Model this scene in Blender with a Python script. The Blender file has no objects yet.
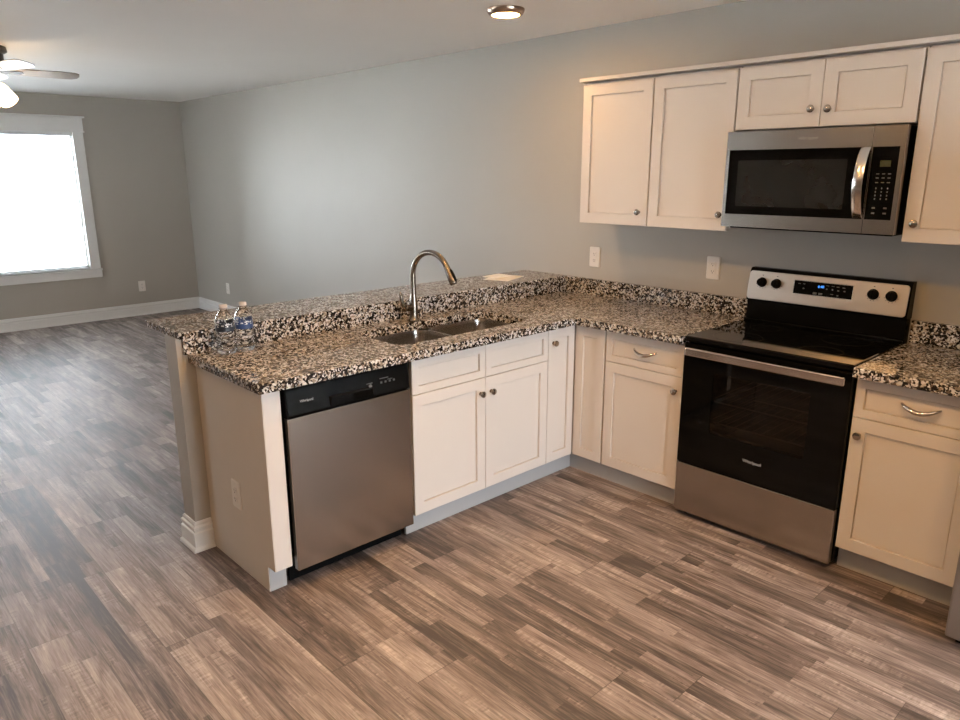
import bpy, bmesh, math, random
from mathutils import Vector, Matrix
random.seed(7)
S = bpy.context.scene
COL = S.collection
# ------------------------------------------------------------------ camera
cam_data = bpy.data.cameras.new('camera')
cam = bpy.data.objects.new('camera', cam_data); COL.objects.link(cam)
YAW, PIT, ROL = .8167, -.2541, -.0024
_f = Vector((-math.sin(YAW)*math.cos(PIT), math.cos(YAW)*math.cos(PIT), math.sin(PIT)))
_r = Vector((math.cos(YAW), math.sin(YAW), 0)); _u = _r.cross(_f)
_r, _u = math.cos(ROL)*_r + math.sin(ROL)*_u, math.cos(ROL)*_u - math.sin(ROL)*_r
M = Matrix((_r, _u, -_f)).transposed().to_4x4(); M.translation = (2.447, -3.6363, 1.664)
cam.matrix_world = M
cam_data.sensor_width = 36; cam_data.sensor_fit = 'HORIZONTAL'; cam_data.lens = 722.79*36/960
cam_data.clip_start = .05; cam_data.clip_end = 300
S.camera = cam
# ------------------------------------------------------------------ world, exposure
SKY = 24.0          # overcast daylight outside
WARM = 190.0        # disc light over the peninsula
WARM2 = 350.0       # unseen disc lights, brighter than the visible one; some added to light the kitchen
FAN = 14.0          # fan lamps
S.view_settings.view_transform = 'Standard'; S.view_settings.look = 'None'
S.view_settings.gamma = 1; S.view_settings.use_curve_mapping = False
S.view_settings.exposure = 0.0
wd = bpy.data.worlds.new('overcast_sky'); S.world = wd; wd.use_nodes = True
bg = wd.node_tree.nodes['Background']
bg.inputs['Color'].default_value = (.78, .89, 1.0, 1); bg.inputs['Strength'].default_value = SKY

def portal(name, loc, rot, sx, sy):
    l = bpy.data.lights.new(name, 'AREA'); l.shape = 'RECTANGLE'; l.size = sx; l.size_y = sy
    l.cycles.is_portal = True
    o = bpy.data.objects.new(name, l); COL.objects.link(o); o.location = loc; o.rotation_euler = rot
sun_d = bpy.data.lights.new('sun', 'SUN'); sun_d.energy = 300.0; sun_d.angle = .05; sun_d.color = (.93, .97, 1)
sun = bpy.data.objects.new('sun', sun_d); COL.objects.link(sun); sun.location = (0, 10, 20)
sun.rotation_euler = (math.radians(-32), 0, 0)       # high behind the stove wall, so it only reaches the ground outside
XF, YL, XR, H = -6.65, -7.6, 4.6, 2.484
WY0, WY1, WZ0, WZ1 = -3.75, -1.215, .601, 2.101      # far window opening
DY0, DY1, DZ1 = -2.40, -.95, 2.05
FX0, FX1 = -5.8, -4.5                               # unseen window added in the front wall, placed and sized for its light                      # glazed door on the right
portal('far_window_portal', (XF-.13, (WY0+WY1)/2, (WZ0+WZ1)/2), (0, -math.pi/2, 0), WZ1-WZ0, WY1-WY0)
portal('front_window_portal', ((FX0+FX1)/2, YL-.13, (WZ0+WZ1)/2), (math.pi/2, 0, 0), FX1-FX0, WZ1-WZ0)
portal('right_door_portal', (XR+.13, (DY0+DY1)/2, DZ1/2), (0, math.pi/2, 0), DZ1, DY1-DY0)

# ------------------------------------------------------------------ materials
class N:
    def __init__(s, name):
        s.m = bpy.data.materials.new(name); s.m.use_nodes = True
        s.t = s.m.node_tree; s.n = s.t.nodes; s.b = s.n['Principled BSDF']; s.out = s.n['Material Output']
    def new(s, t, **k):
        o = s.n.new(t)
        for a, b in k.items(): setattr(o, a, b)
        return o
    def put(s, sock, v):
        if v is None: return
        if hasattr(v, 'default_value') or isinstance(v, bpy.types.NodeSocket): s.t.links.new(v, sock)
        else: sock.default_value = v
    def math(s, op, a, b=None, c=None):
        o = s.new('ShaderNodeMath', operation=op); s.put(o.inputs[0], a); s.put(o.inputs[1], b); s.put(o.inputs[2], c); return o.outputs[0]
    def comb(s, x, y, z):
        o = s.new('ShaderNodeCombineXYZ'); s.put(o.inputs[0], x); s.put(o.inputs[1], y); s.put(o.inputs[2], z); return o.outputs[0]
    def wn(s, v):
        o = s.new('ShaderNodeTexWhiteNoise', noise_dimensions='3D'); s.put(o.inputs['Vector'], v); return o.outputs['Value']
    def noise(s, v, scale, detail=4, rough=.55, dist=0):
        o = s.new('ShaderNodeTexNoise'); s.put(o.inputs['Vector'], v); o.inputs['Scale'].default_value = scale
        o.inputs['Detail'].default_value = detail; o.inputs['Roughness'].default_value = rough; o.inputs['Distortion'].default_value = dist
        return o.outputs['Fac'] if 'Fac' in o.outputs else o.outputs[0]
    def mapv(s, v, sc):
        o = s.new('ShaderNodeMapping'); s.put(o.inputs['Vector'], v); o.inputs['Scale'].default_value = sc; return o.outputs[0]
    def ramp(s, f, stops, mode='LINEAR'):
        o = s.new('ShaderNodeValToRGB'); s.put(o.inputs[0], f); o.color_ramp.interpolation = mode
        e = o.color_ramp.elements
        while len(e) < len(stops): e.new(1)
        for i, (p, c) in enumerate(stops): e[i].position = p; e[i].color = (*c, 1)
        return o.outputs[0]
    def mix(s, f, a, b, blend='MIX'):
        o = s.new('ShaderNodeMix', data_type='RGBA', blend_type=blend)
        s.put(o.inputs[0], f); s.put(o.inputs[6], a); s.put(o.inputs[7], b); return o.outputs[2]
    def bump(s, h, strength, dist=.002):
        o = s.new('ShaderNodeBump'); s.put(o.inputs['Height'], h); o.inputs['Strength'].default_value = strength; o.inputs['Distance'].default_value = dist
        s.t.links.new(o.outputs[0], s.b.inputs['Normal'])
    def pos(s):
        return s.new('ShaderNodeNewGeometry').outputs['Position']
    def obj(s):
        return s.new('ShaderNodeTexCoord').outputs['Object']
    def set(s, **k):
        for a, v in k.items():
            nm = {'color': 'Base Color', 'rough': 'Roughness', 'metal': 'Metallic', 'spec': 'Specular IOR Level', 'coat': 'Coat Weight', 'trans': 'Transmission Weight', 'ior': 'IOR', 'coatr': 'Coat Roughness'}[a]
            if isinstance(v, tuple) and len(v) == 3: v = (*v, 1)
            s.put(s.b.inputs[nm], v)
        return s

def simple(name, color, rough=.5, metal=0, spec=.5, var=.04, vscale=6, bump=0):
    a = N(name); p = a.obj()
    n = a.noise(p, vscale, 3)
    c2 = tuple(max(0, x*(1-var)) for x in color); c3 = tuple(min(1, x*(1+var)) for x in color)
    a.set(color=a.ramp(n, [(.3, c2), (.7, c3)]), rough=rough, metal=metal, spec=spec)
    if bump: a.bump(a.noise(p, 350, 2), bump, .0006)
    return a.m

def emit(name, color, strength, base=(.8, .8, .8)):
    a = N(name); a.set(color=base, rough=.4)
    a.b.inputs['Emission Color'].default_value = (*color, 1); a.b.inputs['Emission Strength'].default_value = strength
    return a.m

def steel(name, color=(.40, .36, .32), rough=.24, axis=2):
    a = N(name); p = a.obj()
    sc = [400, 400, 400]; sc[axis] = 3
    n = a.noise(a.mapv(p, sc), 1, 2)
    a.set(color=color, metal=1.0, rough=a.math('MULTIPLY_ADD', n, .06, rough-.03))
    return a.m

def granite():
    a = N('granite'); p = a.pos()
    w = a.new('ShaderNodeTexNoise'); a.put(w.inputs['Vector'], p); w.inputs['Scale'].default_value = 55; w.inputs['Detail'].default_value = 2
    pv = a.new('ShaderNodeVectorMath', operation='MULTIPLY_ADD'); a.put(pv.inputs[0], w.outputs['Color']); pv.inputs[1].default_value = (.018,)*3; a.put(pv.inputs[2], p)
    pv = pv.outputs[0]
    def vor(scale):
        v = a.new('ShaderNodeTexVoronoi', feature='F1'); a.put(v.inputs['Vector'], pv); v.inputs['Scale'].default_value = scale
        sp = a.new('ShaderNodeSeparateColor'); a.put(sp.inputs[0], v.outputs['Color']); return sp.outputs[0], sp.outputs[1]
    c1, c1b = vor(102)
    c2, _ = vor(170)
    big = a.noise(p, 9, 3)
    k = a.math('ADD', c1, a.math('MULTIPLY_ADD', big, .35, -.205))
    col = a.ramp(k, [(0, (.007, .007, .008)), (.32, (.028, .023, .022)), (.40, (.13, .10, .078)), (.50, (.28, .23, .18)), (.63, (.46, .41, .35)), (.76, (.60, .575, .56)), (1, (.72, .70, .69))], 'CONSTANT')
    dark = a.math('LESS_THAN', c2, .16)
    col = a.mix(dark, col, (.018, .014, .013, 1))
    lite = a.math('GREATER_THAN', c2, .90)
    col = a.mix(lite, col, (.70, .68, .67, 1))
    a.set(color=col, rough=.13, spec=.5)
    return a.m

def floor_mat():
    a = N('vinyl_plank'); p = a.pos()
    sp = a.new('ShaderNodeSeparateXYZ'); a.put(sp.inputs[0], p); x, y = sp.outputs[0], sp.outputs[1]
    W, L = .182, 1.22
    yr = a.math('DIVIDE', y, W); row = a.math('FLOOR', yr); fy = a.math('SUBTRACT', yr, row)
    off = a.math('MULTIPLY', a.wn(a.comb(row, 3.3, 1.1)), L)
    xr = a.math('DIVIDE', a.math('ADD', x, off), L); cl = a.math('FLOOR', xr); fx = a.math('SUBTRACT', xr, cl)
    pid = a.wn(a.comb(row, cl, 7.7))
    # printed strips inside a plank
    sid0 = a.wn(a.comb(row, cl, 2.2))
    ys = a.math('MULTIPLY', fy, a.math('ADD', a.math('FLOOR', a.math('MULTIPLY', sid0, 2.6)), 1.5)); srow = a.math('FLOOR', ys)
    so = a.wn(a.comb(a.math('ADD', srow, a.math('MULTIPLY', row, 13.0)), cl, 5.5))
    xs = a.math('DIVIDE', a.math('ADD', x, a.math('MULTIPLY', so, .9)), .62); scol = a.math('FLOOR', xs)
    sid = a.wn(a.comb(a.math('ADD', srow, a.math('MULTIPLY', row, 13.0)), scol, a.math('ADD', cl, .5)))
    shift = a.comb(a.math('MULTIPLY', sid, 37.0), a.math('MULTIPLY', pid, 91.0), sid)
    va = a.new('ShaderNodeVectorMath', operation='ADD'); a.put(va.inputs[0], p); a.put(va.inputs[1], shift); q = va.outputs[0]
    grain = a.noise(a.mapv(q, (1.6, 46, 1)), 1, 7, .72, 1.0)
    fine = a.noise(a.mapv(q, (9, 170, 1)), 1, 3, .65)
    cloud = a.noise(a.mapv(q, (2.2, 12, 1)), 1, 4, .6, .8)
    saw = a.noise(a.mapv(q, (90, 14, 1)), 1, 2, .5, .3)
    k = a.math('ADD', a.math('MULTIPLY', sid, .28), a.math('MULTIPLY', pid, .20))
    k = a.math('ADD', k, a.math('MULTIPLY', a.math('SUBTRACT', grain, .5), 1.15))
    k = a.math('ADD', k, a.math('MULTIPLY', a.math('SUBTRACT', cloud, .5), .95))
    k = a.math('ADD', k, a.math('MULTIPLY', a.math('SUBTRACT', fine, .5), .60))
    sawm = a.math('MULTIPLY', a.math('GREATER_THAN', cloud, .57), a.math('SUBTRACT', saw, .5))
    k = a.math('ADD', k, a.math('MULTIPLY', sawm, .6)); k = a.math('MULTIPLY_ADD', k, 1.06, .05)
    col = a.ramp(k, [(0, (.055, .042, .037)), (.22, (.155, .117, .102)), (.45, (.30, .240, .213)), (.65, (.44, .368, .335)), (.9, (.64, .565, .53))])
    # seams
    def edge(f, w): return a.math('LESS_THAN', a.math('MINIMUM', f, a.math('SUBTRACT', 1.0, f)), w)
    seam = a.math('MAXIMUM', edge(fy, .006), edge(fx, .0011))
    col = a.mix(a.math('MULTIPLY', seam, .65), col, (.03, .022, .018, 1))
    a.set(color=col, rough=a.math('MULTIPLY_ADD', grain, .14, .50), spec=.95)
    a.bump(a.math('SUBTRACT', a.math('MULTIPLY', grain, .5), seam), .25, .001)
    return a.m

def glass_pane(name, tint=(1, 1, 1), refl=.9):
    a = N(name); a.n.remove(a.b)
    t = a.new('ShaderNodeBsdfTransparent'); t.inputs[0].default_value = (*tint, 1)
    g = a.new('ShaderNodeBsdfGlossy'); g.inputs['Roughness'].default_value = .02
    f = a.new('ShaderNodeFresnel'); f.inputs['IOR'].default_value = 1.45
    mx = a.new('ShaderNodeMixShader'); a.t.links.new(f.outputs[0], mx.inputs[0]); a.t.links.new(t.outputs[0], mx.inputs[1]); a.t.links.new(g.outputs[0], mx.inputs[2])
    a.t.links.new(mx.outputs[0], a.out.inputs['Surface'])
    return a.m

def clear(name, ior, tint=(1, 1, 1)):
    a = N(name); a.set(color=tint, rough=0.0, trans=1.0, ior=ior); return a.m

def label_mat(name, base):
    a = N(name); p = a.obj()
    n = a.noise(a.mapv(p, (90, 90, 130)), 1, 2, .5, .4)
    sp = a.new('ShaderNodeSeparateXYZ'); a.put(sp.inputs[0], p)
    band = a.math('LESS_THAN', a.math('ABSOLUTE', a.math('SUBTRACT', sp.outputs[2], .131)), .011)
    k = a.math('MULTIPLY', a.math('GREATER_THAN', n, .56), band)
    a.set(color=a.mix(k, (*base, 1), (.75, .78, .8, 1)), rough=.3); return a.m

MT = {}
MT['wall'] = simple('greige_wall_paint', (.43, .398, .348), .55, var=.015, vscale=1.5, bump=.05)
MT['ceiling'] = simple('ceiling_paint', (.90, .87, .83), .7, var=.015, vscale=1.2, bump=.05)
MT['trim'] = simple('white_trim_paint', (.80, .79, .77), .35, var=.01)
MT['cab'] = simple('cabinet_paint', (.675, .615, .56), .38, var=.012, vscale=3)
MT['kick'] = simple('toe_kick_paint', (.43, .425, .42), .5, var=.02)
MT['panel'] = simple('end_panel_paint', (.64, .575, .50), .45, var=.015)
MT['granite'] = granite()
MT['floor'] = floor_mat()
MT['steel'] = steel('brushed_steel', axis=1)
MT['steelx'] = steel('brushed_steel_horizontal', axis=0)
MT['steelpanel'] = steel('warm_lit_satin_steel', (.60, .53, .46), .34, axis=0)  # tan cast of the warm lamps mixed into the steel colour
MT['steelsink'] = steel('sink_steel', (.50, .48, .46), .2, axis=2)
MT['handlesteel'] = simple('polished_handle_steel', (.66, .61, .56), .2, 1.0, var=.03)
MT['steeldark'] = steel('refrigerator_steel', (.36, .35, .345), .38, axis=2)
MT['nickel'] = simple('brushed_nickel', (.42, .385, .35), .17, 1.0, var=.05, vscale=60)
MT['faucet'] = simple('faucet_nickel', (.23, .195, .16), .25, 1.0, var=.05, vscale=60)
MT['bronze'] = simple('lamp_ring_metal', (.42, .32, .25), .3, 1.0, var=.04)
MT['black'] = simple('black_plastic', (.005, .005, .005), .25, spec=.06, var=.1)
MT['blackgloss'] = simple('black_glass', (.003, .003, .003), .05, spec=.16, var=.1)
MT['ceramic'] = simple('black_ceramic_cooktop', (.003, .003, .003), .05, spec=.25, var=.1)
MT['ring'] = simple('cooktop_ring_print', (.03, .03, .03), .12, var=.1)
MT['cavity'] = simple('oven_enamel', (.16, .13, .10), .4, var=.1)
MT['rack'] = simple('oven_rack_metal', (.6, .55, .5), .3, 1.0)
MT['ovenpane'] = glass_pane('tinted_oven_glass', (.42, .37, .32))
MT['mwpane'] = simple('tinted_microwave_glass', (.014, .013, .012), .08, var=.2)
MT['print'] = simple('grey_printed_marks', (.11, .11, .11), .5)
MT['logo'] = simple('logo_print', (.42, .42, .42), .35)
MT['logometal'] = simple('logo_metal', (.75, .70, .64), .25, 1.0)
MT['lcd'] = simple('unlit_display', (.045, .045, .02), .2)
MT['digits'] = emit('blue_display_digits', (.06, .32, 1.0), 2.0, (.02, .02, .02))
MT['plate'] = simple('outlet_plastic', (.78, .74, .69), .35, var=.01)
MT['slot'] = simple('outlet_slot_black', (.03, .03, .03), .5)
MT['paper'] = simple('white_paper', (.85, .83, .80), .7, var=.02, vscale=20)
MT['lens'] = emit('lamp_lens_lit', (1.0, .56, .20), WARM)
MT['lensbright'] = emit('lamp_lens_bright', (1.0, .56, .20), WARM2)
MT['shade'] = emit('fan_shade_lit', (1.0, .66, .32), FAN)
MT['fandark'] = simple('fan_dark_bronze', (.022, .017, .014), .4, .3)
MT['blade'] = simple('fan_blade_grey_wood', (.36, .33, .31), .3, var=.12, vscale=14)
MT['pane'] = glass_pane('window_glass')
MT['blind'] = simple('white_blind_slat', (.82, .83, .84), .5, var=.01)
MT['pet'] = clear('clear_bottle_plastic', 1.33, (.98, .98, .98))
MT['cap'] = simple('bottle_cap_plastic', (.46, .43, .42), .45)
MT['labeldark'] = label_mat('dark_bottle_label', (.02, .028, .045))
MT['labelblue'] = label_mat('blue_bottle_label', (.02, .05, .16))
MT['lawn'] = simple('pale_driveway_concrete', (.72, .72, .69), .9, var=.08, vscale=.4)

# ------------------------------------------------------------------ mesh helpers
class MB:
    def __init__(s): s.bm = bmesh.new()
    def box(s, x0, x1, y0, y1, z0, z1, bev=0, seg=2):
        b = bmesh.new(); bmesh.ops.create_cube(b, size=1)
        for v in b.verts: v.co = Vector((x0+(v.co.x+.5)*(x1-x0), y0+(v.co.y+.5)*(y1-y0), z0+(v.co.z+.5)*(z1-z0)))
        if bev: bmesh.ops.bevel(b, geom=b.edges[:], offset=bev, segments=seg, affect='EDGES', profile=.5)
        return s.join(b)
    def join(s, b, mat=None):
        me = bpy.data.meshes.new('t')
        if mat: b.transform(mat)
        b.to_mesh(me); b.free(); s.bm.from_mesh(me); bpy.data.meshes.remove(me); return s
    def prism(s, outer, holes, z0, z1, bev=0, mat=None):
        """outline (list of (x,y)) with holes, extruded z0..z1"""
        b = bmesh.new(); ed = []
        for loop in [outer]+holes:
            vs = [b.verts.new((x, y, z0)) for x, y in loop]
            for i in range(len(vs)): ed.append(b.edges.new((vs[i], vs[(i+1) % len(vs)])))
        bmesh.ops.triangle_fill(b, use_beauty=True, use_dissolve=False, edges=ed)
        r = bmesh.ops.extrude_face_region(b, geom=b.faces[:])
        for v in r['geom']:
            if isinstance(v, bmesh.types.BMVert): v.co.z = z1
        bmesh.ops.recalc_face_normals(b, faces=b.faces[:])
        bmesh.ops.dissolve_limit(b, angle_limit=.01, verts=b.verts[:], edges=b.edges[:]) if not holes else None
        if bev:
            es = [e for e in b.edges if len(e.link_faces) == 2 and e.calc_face_angle(0) > .5 and abs(e.verts[0].co.z-e.verts[1].co.z) < 1e-6]
            bmesh.ops.bevel(b, geom=es, offset=bev, segments=3, affect='EDGES', profile=.5)
        return s.join(b, mat)
    def tube(s, pts, r, seg=12, cap=True):
        b = bmesh.new(); pts = [Vector(p) for p in pts]; rings = []
        rr = r if isinstance(r, (list, tuple)) else [r]*len(pts)
        up = None
        for i, p in enumerate(pts):
            t = (pts[min(i+1, len(pts)-1)]-pts[max(i-1, 0)]).normalized()
            if up is None: up = t.orthogonal().normalized()
            up = (up-t*up.dot(t)).normalized(); sd = t.cross(up)
            q = rr[i]; qa, qb = q if isinstance(q, tuple) else (q, q)
            rings.append([b.verts.new(p+up*qa*math.cos(2*math.pi*k/seg)+sd*qb*math.sin(2*math.pi*k/seg)) for k in range(seg)])
        for i in range(len(rings)-1):
            for k in range(seg): b.faces.new((rings[i][k], rings[i][(k+1) % seg], rings[i+1][(k+1) % seg], rings[i+1][k]))
        if cap: b.faces.new(rings[0]); b.faces.new(rings[-1][::-1])
        bmesh.ops.recalc_face_normals(b, faces=b.faces[:])
        return s.join(b)
    def lathe(s, prof, mat=None, seg=32):
        """profile of (r, z), closed on the axis where r is 0"""
        b = bmesh.new(); rings = []
        for r, z in prof:
            rings.append([b.verts.new((0, 0, z))] if r < 1e-6 else [b.verts.new((r*math.cos(2*math.pi*k/seg), r*math.sin(2*math.pi*k/seg), z)) for k in range(seg)])
        for a, c in zip(rings, rings[1:]):
            for k in range(seg):
                k2 = (k+1) % seg
                q = [a[0] if len(a) == 1 else a[k], a[0] if len(a) == 1 else a[k2], c[0] if len(c) == 1 else c[k2], c[0] if len(c) == 1 else c[k]]
                u = []
                for v in q:
                    if v not in u: u.append(v)
                if len(u) > 2: b.faces.new(u)
        bmesh.ops.recalc_face_normals(b, faces=b.faces[:])
        return s.join(b, mat)
    def rings(s, loops, P, capa=True, capb=True):
        """bridge loops of (u,v,n); P maps to world"""
        b = bmesh.new(); R = [[b.verts.new(P(*q)) for q in L] for L in loops]
        for a, c in zip(R, R[1:]):
            n = len(a)
            for k in range(n): b.faces.new((a[k], a[(k+1) % n], c[(k+1) % n], c[k]))
        if capa: b.faces.new(R[0][::-1])
        if capb: b.faces.new(R[-1])
        bmesh.ops.recalc_face_normals(b, faces=b.faces[:])
        return s.join(b)
    def build(s, name, mat, parent=None, smooth=False, origin=None):
        me = bpy.data.meshes.new(name)
        w = Vector(parent_world(parent)) if parent else Vector(origin or (0, 0, 0))
        s.bm.transform(Matrix.Translation(-w)); s.bm.to_mesh(me); s.bm.free()
        me.materials.append(MT[mat])
        o = bpy.data.objects.new(name, me); COL.objects.link(o)
        if parent: o.parent = parent
        else: o.location = w
        if smooth:
            for p in me.polygons: p.use_smooth = True
            try: me.set_sharp_from_angle(angle=math.radians(38))
            except Exception: pass
        return o
def parent_world(p):
    v = Vector((0, 0, 0))
    while p: v += Vector(p.location); p = p.parent
    return v
def thing(name, loc, label, cat, group=None):
    o = bpy.data.objects.new(name, None); COL.objects.link(o); o.location = loc; o.empty_display_size = .1
    return tag(o, label, cat, group)
def tag(o, label, cat, group=None):
    o['label'] = label; o['category'] = cat
    if group: o['group'] = group
    return o
def struct(o, label=None):
    o['kind'] = 'structure'
    if label: o['label'] = label
    return o
def frame(o, ud, nd):
    o, ud, nd = Vector(o), Vector(ud), Vector(nd)
    return lambda u, v, n: o+ud*u+Vector((0, 0, 1))*v+nd*n
def FX(x, y, z): return frame((x, y, z), (0, 1, 0), (1, 0, 0))     # a face that looks towards +x
def FY(x, y, z): return frame((x, y, z), (1, 0, 0), (0, -1, 0))    # a face that looks towards -y
def basis(P):
    o = P(0, 0, 0); m = Matrix((P(1, 0, 0)-o, P(0, 1, 0)-o, P(0, 0, 1)-o)).transposed().to_4x4(); m.translation = o; return m
def rect(i, w, h, n): return [(i, i, n), (w-i, i, n), (w-i, h-i, n), (i, h-i, n)]
def rrect(x0, x1, y0, y1, r, seg=6):
    pts = []
    for cx, cy, a0 in ((x1-r, y1-r, 0), (x0+r, y1-r, 90), (x0+r, y0+r, 180), (x1-r, y0+r, 270)):
        for k in range(seg+1):
            a = math.radians(a0+90*k/seg); pts.append((cx+r*math.cos(a), cy+r*math.sin(a)))
    return pts
def shaker(P, w, h, name, parent, rail=.055, t=.019):
    m = MB(); m.rings([rect(0, w, h, 0), rect(0, w, h, t-.0018), rect(.0018, w, h, t), rect(rail, w, h, t), rect(rail+.0010, w, h, t-.013), rect(rail+.0035, w, h, t-.013), rect(rail+.0045, w, h, t-.009)], P)
    return m.build(name, 'cab', parent)
def knob(P, u, v, parent, n0=.019):
    m = MB(); mt = basis(P) @ Matrix.Translation((u, v, n0))
    m.lathe([(0, 0), (.009, 0), (.009, .002), (.0055, .004), (.0055, .013), (.010, .016), (.0155, .019), (.0165, .023), (.0145, .027), (.008, .029), (0, .0295)], mt, 20)
    return m.build('knob', 'nickel', parent, True)
def pull(P, u, v, parent, n0=.019, w=.135):
    pts, rr = [], []
    for k in range(17):
        t = k/16; x = (t-.5)*w; bow = math.sin(math.pi*t)
        pts.append(P(u+x, v-.020*bow+.012, n0-.001+.028*bow**.7)); rr.append(.005+.0055*bow)
    m = MB(); m.tube(pts, rr, 10); return m.build('pull_handle', 'handlesteel', parent, True)
def text(P, u, v, size, s, name, mat, parent, n=.0006, depth=.0004, shear=0, sx=1):
    c = bpy.data.curves.new('txt', 'FONT'); c.body = s; c.size = size; c.align_x = 'CENTER'; c.align_y = 'CENTER'; c.extrude = depth; c.shear = shear
    o = bpy.data.objects.new('txt', c); COL.objects.link(o)
    bpy.context.view_layer.update()
    me = bpy.data.meshes.new_from_object(o.evaluated_get(bpy.context.evaluated_depsgraph_get())); bpy.data.objects.remove(o); bpy.data.curves.remove(c)
    w = parent_world(parent)
    me.transform(Matrix.Translation(-w) @ basis(P) @ Matrix.Translation((u, v, n)) @ Matrix.Diagonal((sx, 1, 1, 1)))
    me.name = name; me.materials.clear(); me.materials.append(MT[mat])
    ob = bpy.data.objects.new(name, me); COL.objects.link(ob); ob.parent = parent; return ob
def marks(P, spots, name, mat, parent, n=.0004):
    for u, v, w, h in spots:
        m = MB(); m.rings([[(u-w/2, v-h/2, 0), (u+w/2, v-h/2, 0), (u+w/2, v+h/2, 0), (u-w/2, v+h/2, 0)], [(u-w/2, v-h/2, n), (u+w/2, v-h/2, n), (u+w/2, v+h/2, n), (u-w/2, v+h/2, n)]], P)
        o = m.build(name, mat, parent)
    return o

# ------------------------------------------------------------------ room shell
T = .14
struct(MB().box(XF-T, XR+T, YL-T, T, -.12, 0).build('floor', 'floor'), 'wood-look vinyl plank floor')
struct(MB().box(XF-T, XR+T, YL-T, T, H, H+.12).build('ceiling', 'ceiling'), 'white ceiling')
struct(MB().box(XF-T, XR+T, 0, T, 0, H).build('wall_back', 'wall'), 'long greige wall behind the stove and counters')
m = MB()
for a in ((XF-T, FX0, 0, H), (FX1, XR+T, 0, H), (FX0, FX1, 0, WZ0), (FX0, FX1, WZ1, H)): m.box(a[0], a[1], YL-T, YL, a[2], a[3])
struct(m.build('wall_front', 'wall'))
m = MB()
for a in ((WY1, 0, 0, H), (YL, WY0, 0, H), (WY0, WY1, 0, WZ0), (WY0, WY1, WZ1, H)): m.box(XF-T, XF, *a)
struct(m.build('wall_left', 'wall'), 'greige far wall with the window')
m = MB()
for a in ((DY1, 0, 0, H), (YL, DY0, 0, H), (DY0, DY1, DZ1, H)): m.box(XR, XR+T, *a)
struct(m.build('wall_right', 'wall'))
# half wall behind the peninsula
HX0, HX1, HY = -.724, -.603, -2.537
struct(MB().box(HX0, HX1, HY, 0, 0, .984, .002).build('wall_peninsula', 'wall'), 'low greige half wall carrying the bar top')
# baseboards: a stepped profile swept along straight runs
def base_profile(n0=0): return [(0, 0), (.027, 0), (.025, .012), (.017, .020), (.017, .086), (.011, .091), (.011, .100), (.015, .104), (.015, .114), (.008, .121), (.008, .130), (.003, .139), (0, .139)]
def baseboard(name, runs, label=None):
    m = MB()
    for (ax, ay, bx, by, nx, ny) in runs:
        b = bmesh.new(); L = []
        for (px, py) in ((ax, ay), (bx, by)): L.append([b.verts.new((px+nx*d, py+ny*d, z)) for d, z in base_profile()])
        n = len(L[0])
        for k in range(n): b.faces.new((L[0][k], L[0][(k+1) % n], L[1][(k+1) % n], L[1][k]))
        b.faces.new(L[0]); b.faces.new(L[1][::-1]); bmesh.ops.recalc_face_normals(b, faces=b.faces[:]); m.join(b)
    return struct(m.build(name, 'trim'), label)
baseboard('baseboard_left', [(XF, YL, XF, 0, 1, 0)], 'white baseboard below the window wall')
baseboard('baseboard_back', [(XF+.027, 0, HX0-.027, 0, 0, -1)], 'white baseboard along the long wall')
baseboard('baseboard_front', [(XF+.027, YL, XR-.027, YL, 0, 1)])
baseboard('baseboard_right', [(XR, DY1+.09, XR, 0, -1, 0), (XR, YL, XR, DY0-.09, -1, 0)])
# the half wall's own board, mitred round its end
m = MB(); b = bmesh.new(); L = []
for (px, py, nx, ny) in ((HX0, -.027, -1, 0), (HX0, HY, -1, -1), (HX1, HY, 1, -1), (HX1, -2.466, 1, 0)):
    L.append([b.verts.new((px+nx*d, py+ny*d, z)) for d, z in base_profile()])
for A, B in zip(L, L[1:]):
    for k in range(len(A)): b.faces.new((A[k], A[(k+1) % len(A)], B[(k+1) % len(A)], B[k]))
b.faces.new(L[0]); b.faces.new(L[-1][::-1]); bmesh.ops.recalc_face_normals(b, faces=b.faces[:]); m.join(b)
struct(m.build('baseboard_peninsula', 'trim'), 'white stepped baseboard wrapping the end of the half wall')
# far window
w = bpy.data.objects.new('window_1', None); COL.objects.link(w); w.location = (XF, (WY0+WY1)/2, WZ0); struct(w, 'bright window with white trim on the far wall')
YM = (WY0+WY1)/2
m = MB(); m.box(XF, XF+.019, WY0-.105, WY0, .59, 2.11, .002); m.box(XF, XF+.019, WY1, WY1+.105, .59, 2.11, .002); m.build('casing', 'trim', w)
m = MB(); m.box(XF, XF+.024, WY0-.112, WY1+.112, 2.101, 2.25, .002); m.box(XF, XF+.042, WY0-.135, WY1+.135, 2.25, 2.268, .003); m.box(XF, XF+.03, WY0-.12, WY1+.12, 2.098, 2.112, .002); m.build('header', 'trim', w)
m = MB(); m.box(XF-.1, XF+.035, WY0-.12, WY1+.12, .582, .601, .003); m.box(XF, XF+.019, WY0-.115, WY1+.115, .502, .582, .002); m.build('sill', 'trim', w)
m = MB()
for y0, y1 in ((WY0, YM-.03), (YM+.03, WY1)):
    m.box(XF-.12, XF-.07, y0, y0+.010, WZ0, WZ1); m.box(XF-.12, XF-.07, y1-.010, y1, WZ0, WZ1); m.box(XF-.12, XF-.07, y0, y1, WZ0, WZ0+.035); m.box(XF-.12, XF-.07, y0, y1, WZ1-.035, WZ1)
m.box(XF-.13, XF-.02, YM-.03, YM+.03, WZ0, WZ1)
m.build('window_frame', 'trim', w)
for y0, y1 in ((WY0, YM-.03), (YM+.03, WY1)): MB().box(XF-.098, XF-.094, y0+.010, y1-.010, WZ0+.035, WZ1-.035).build('pane', 'pane', w)
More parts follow.
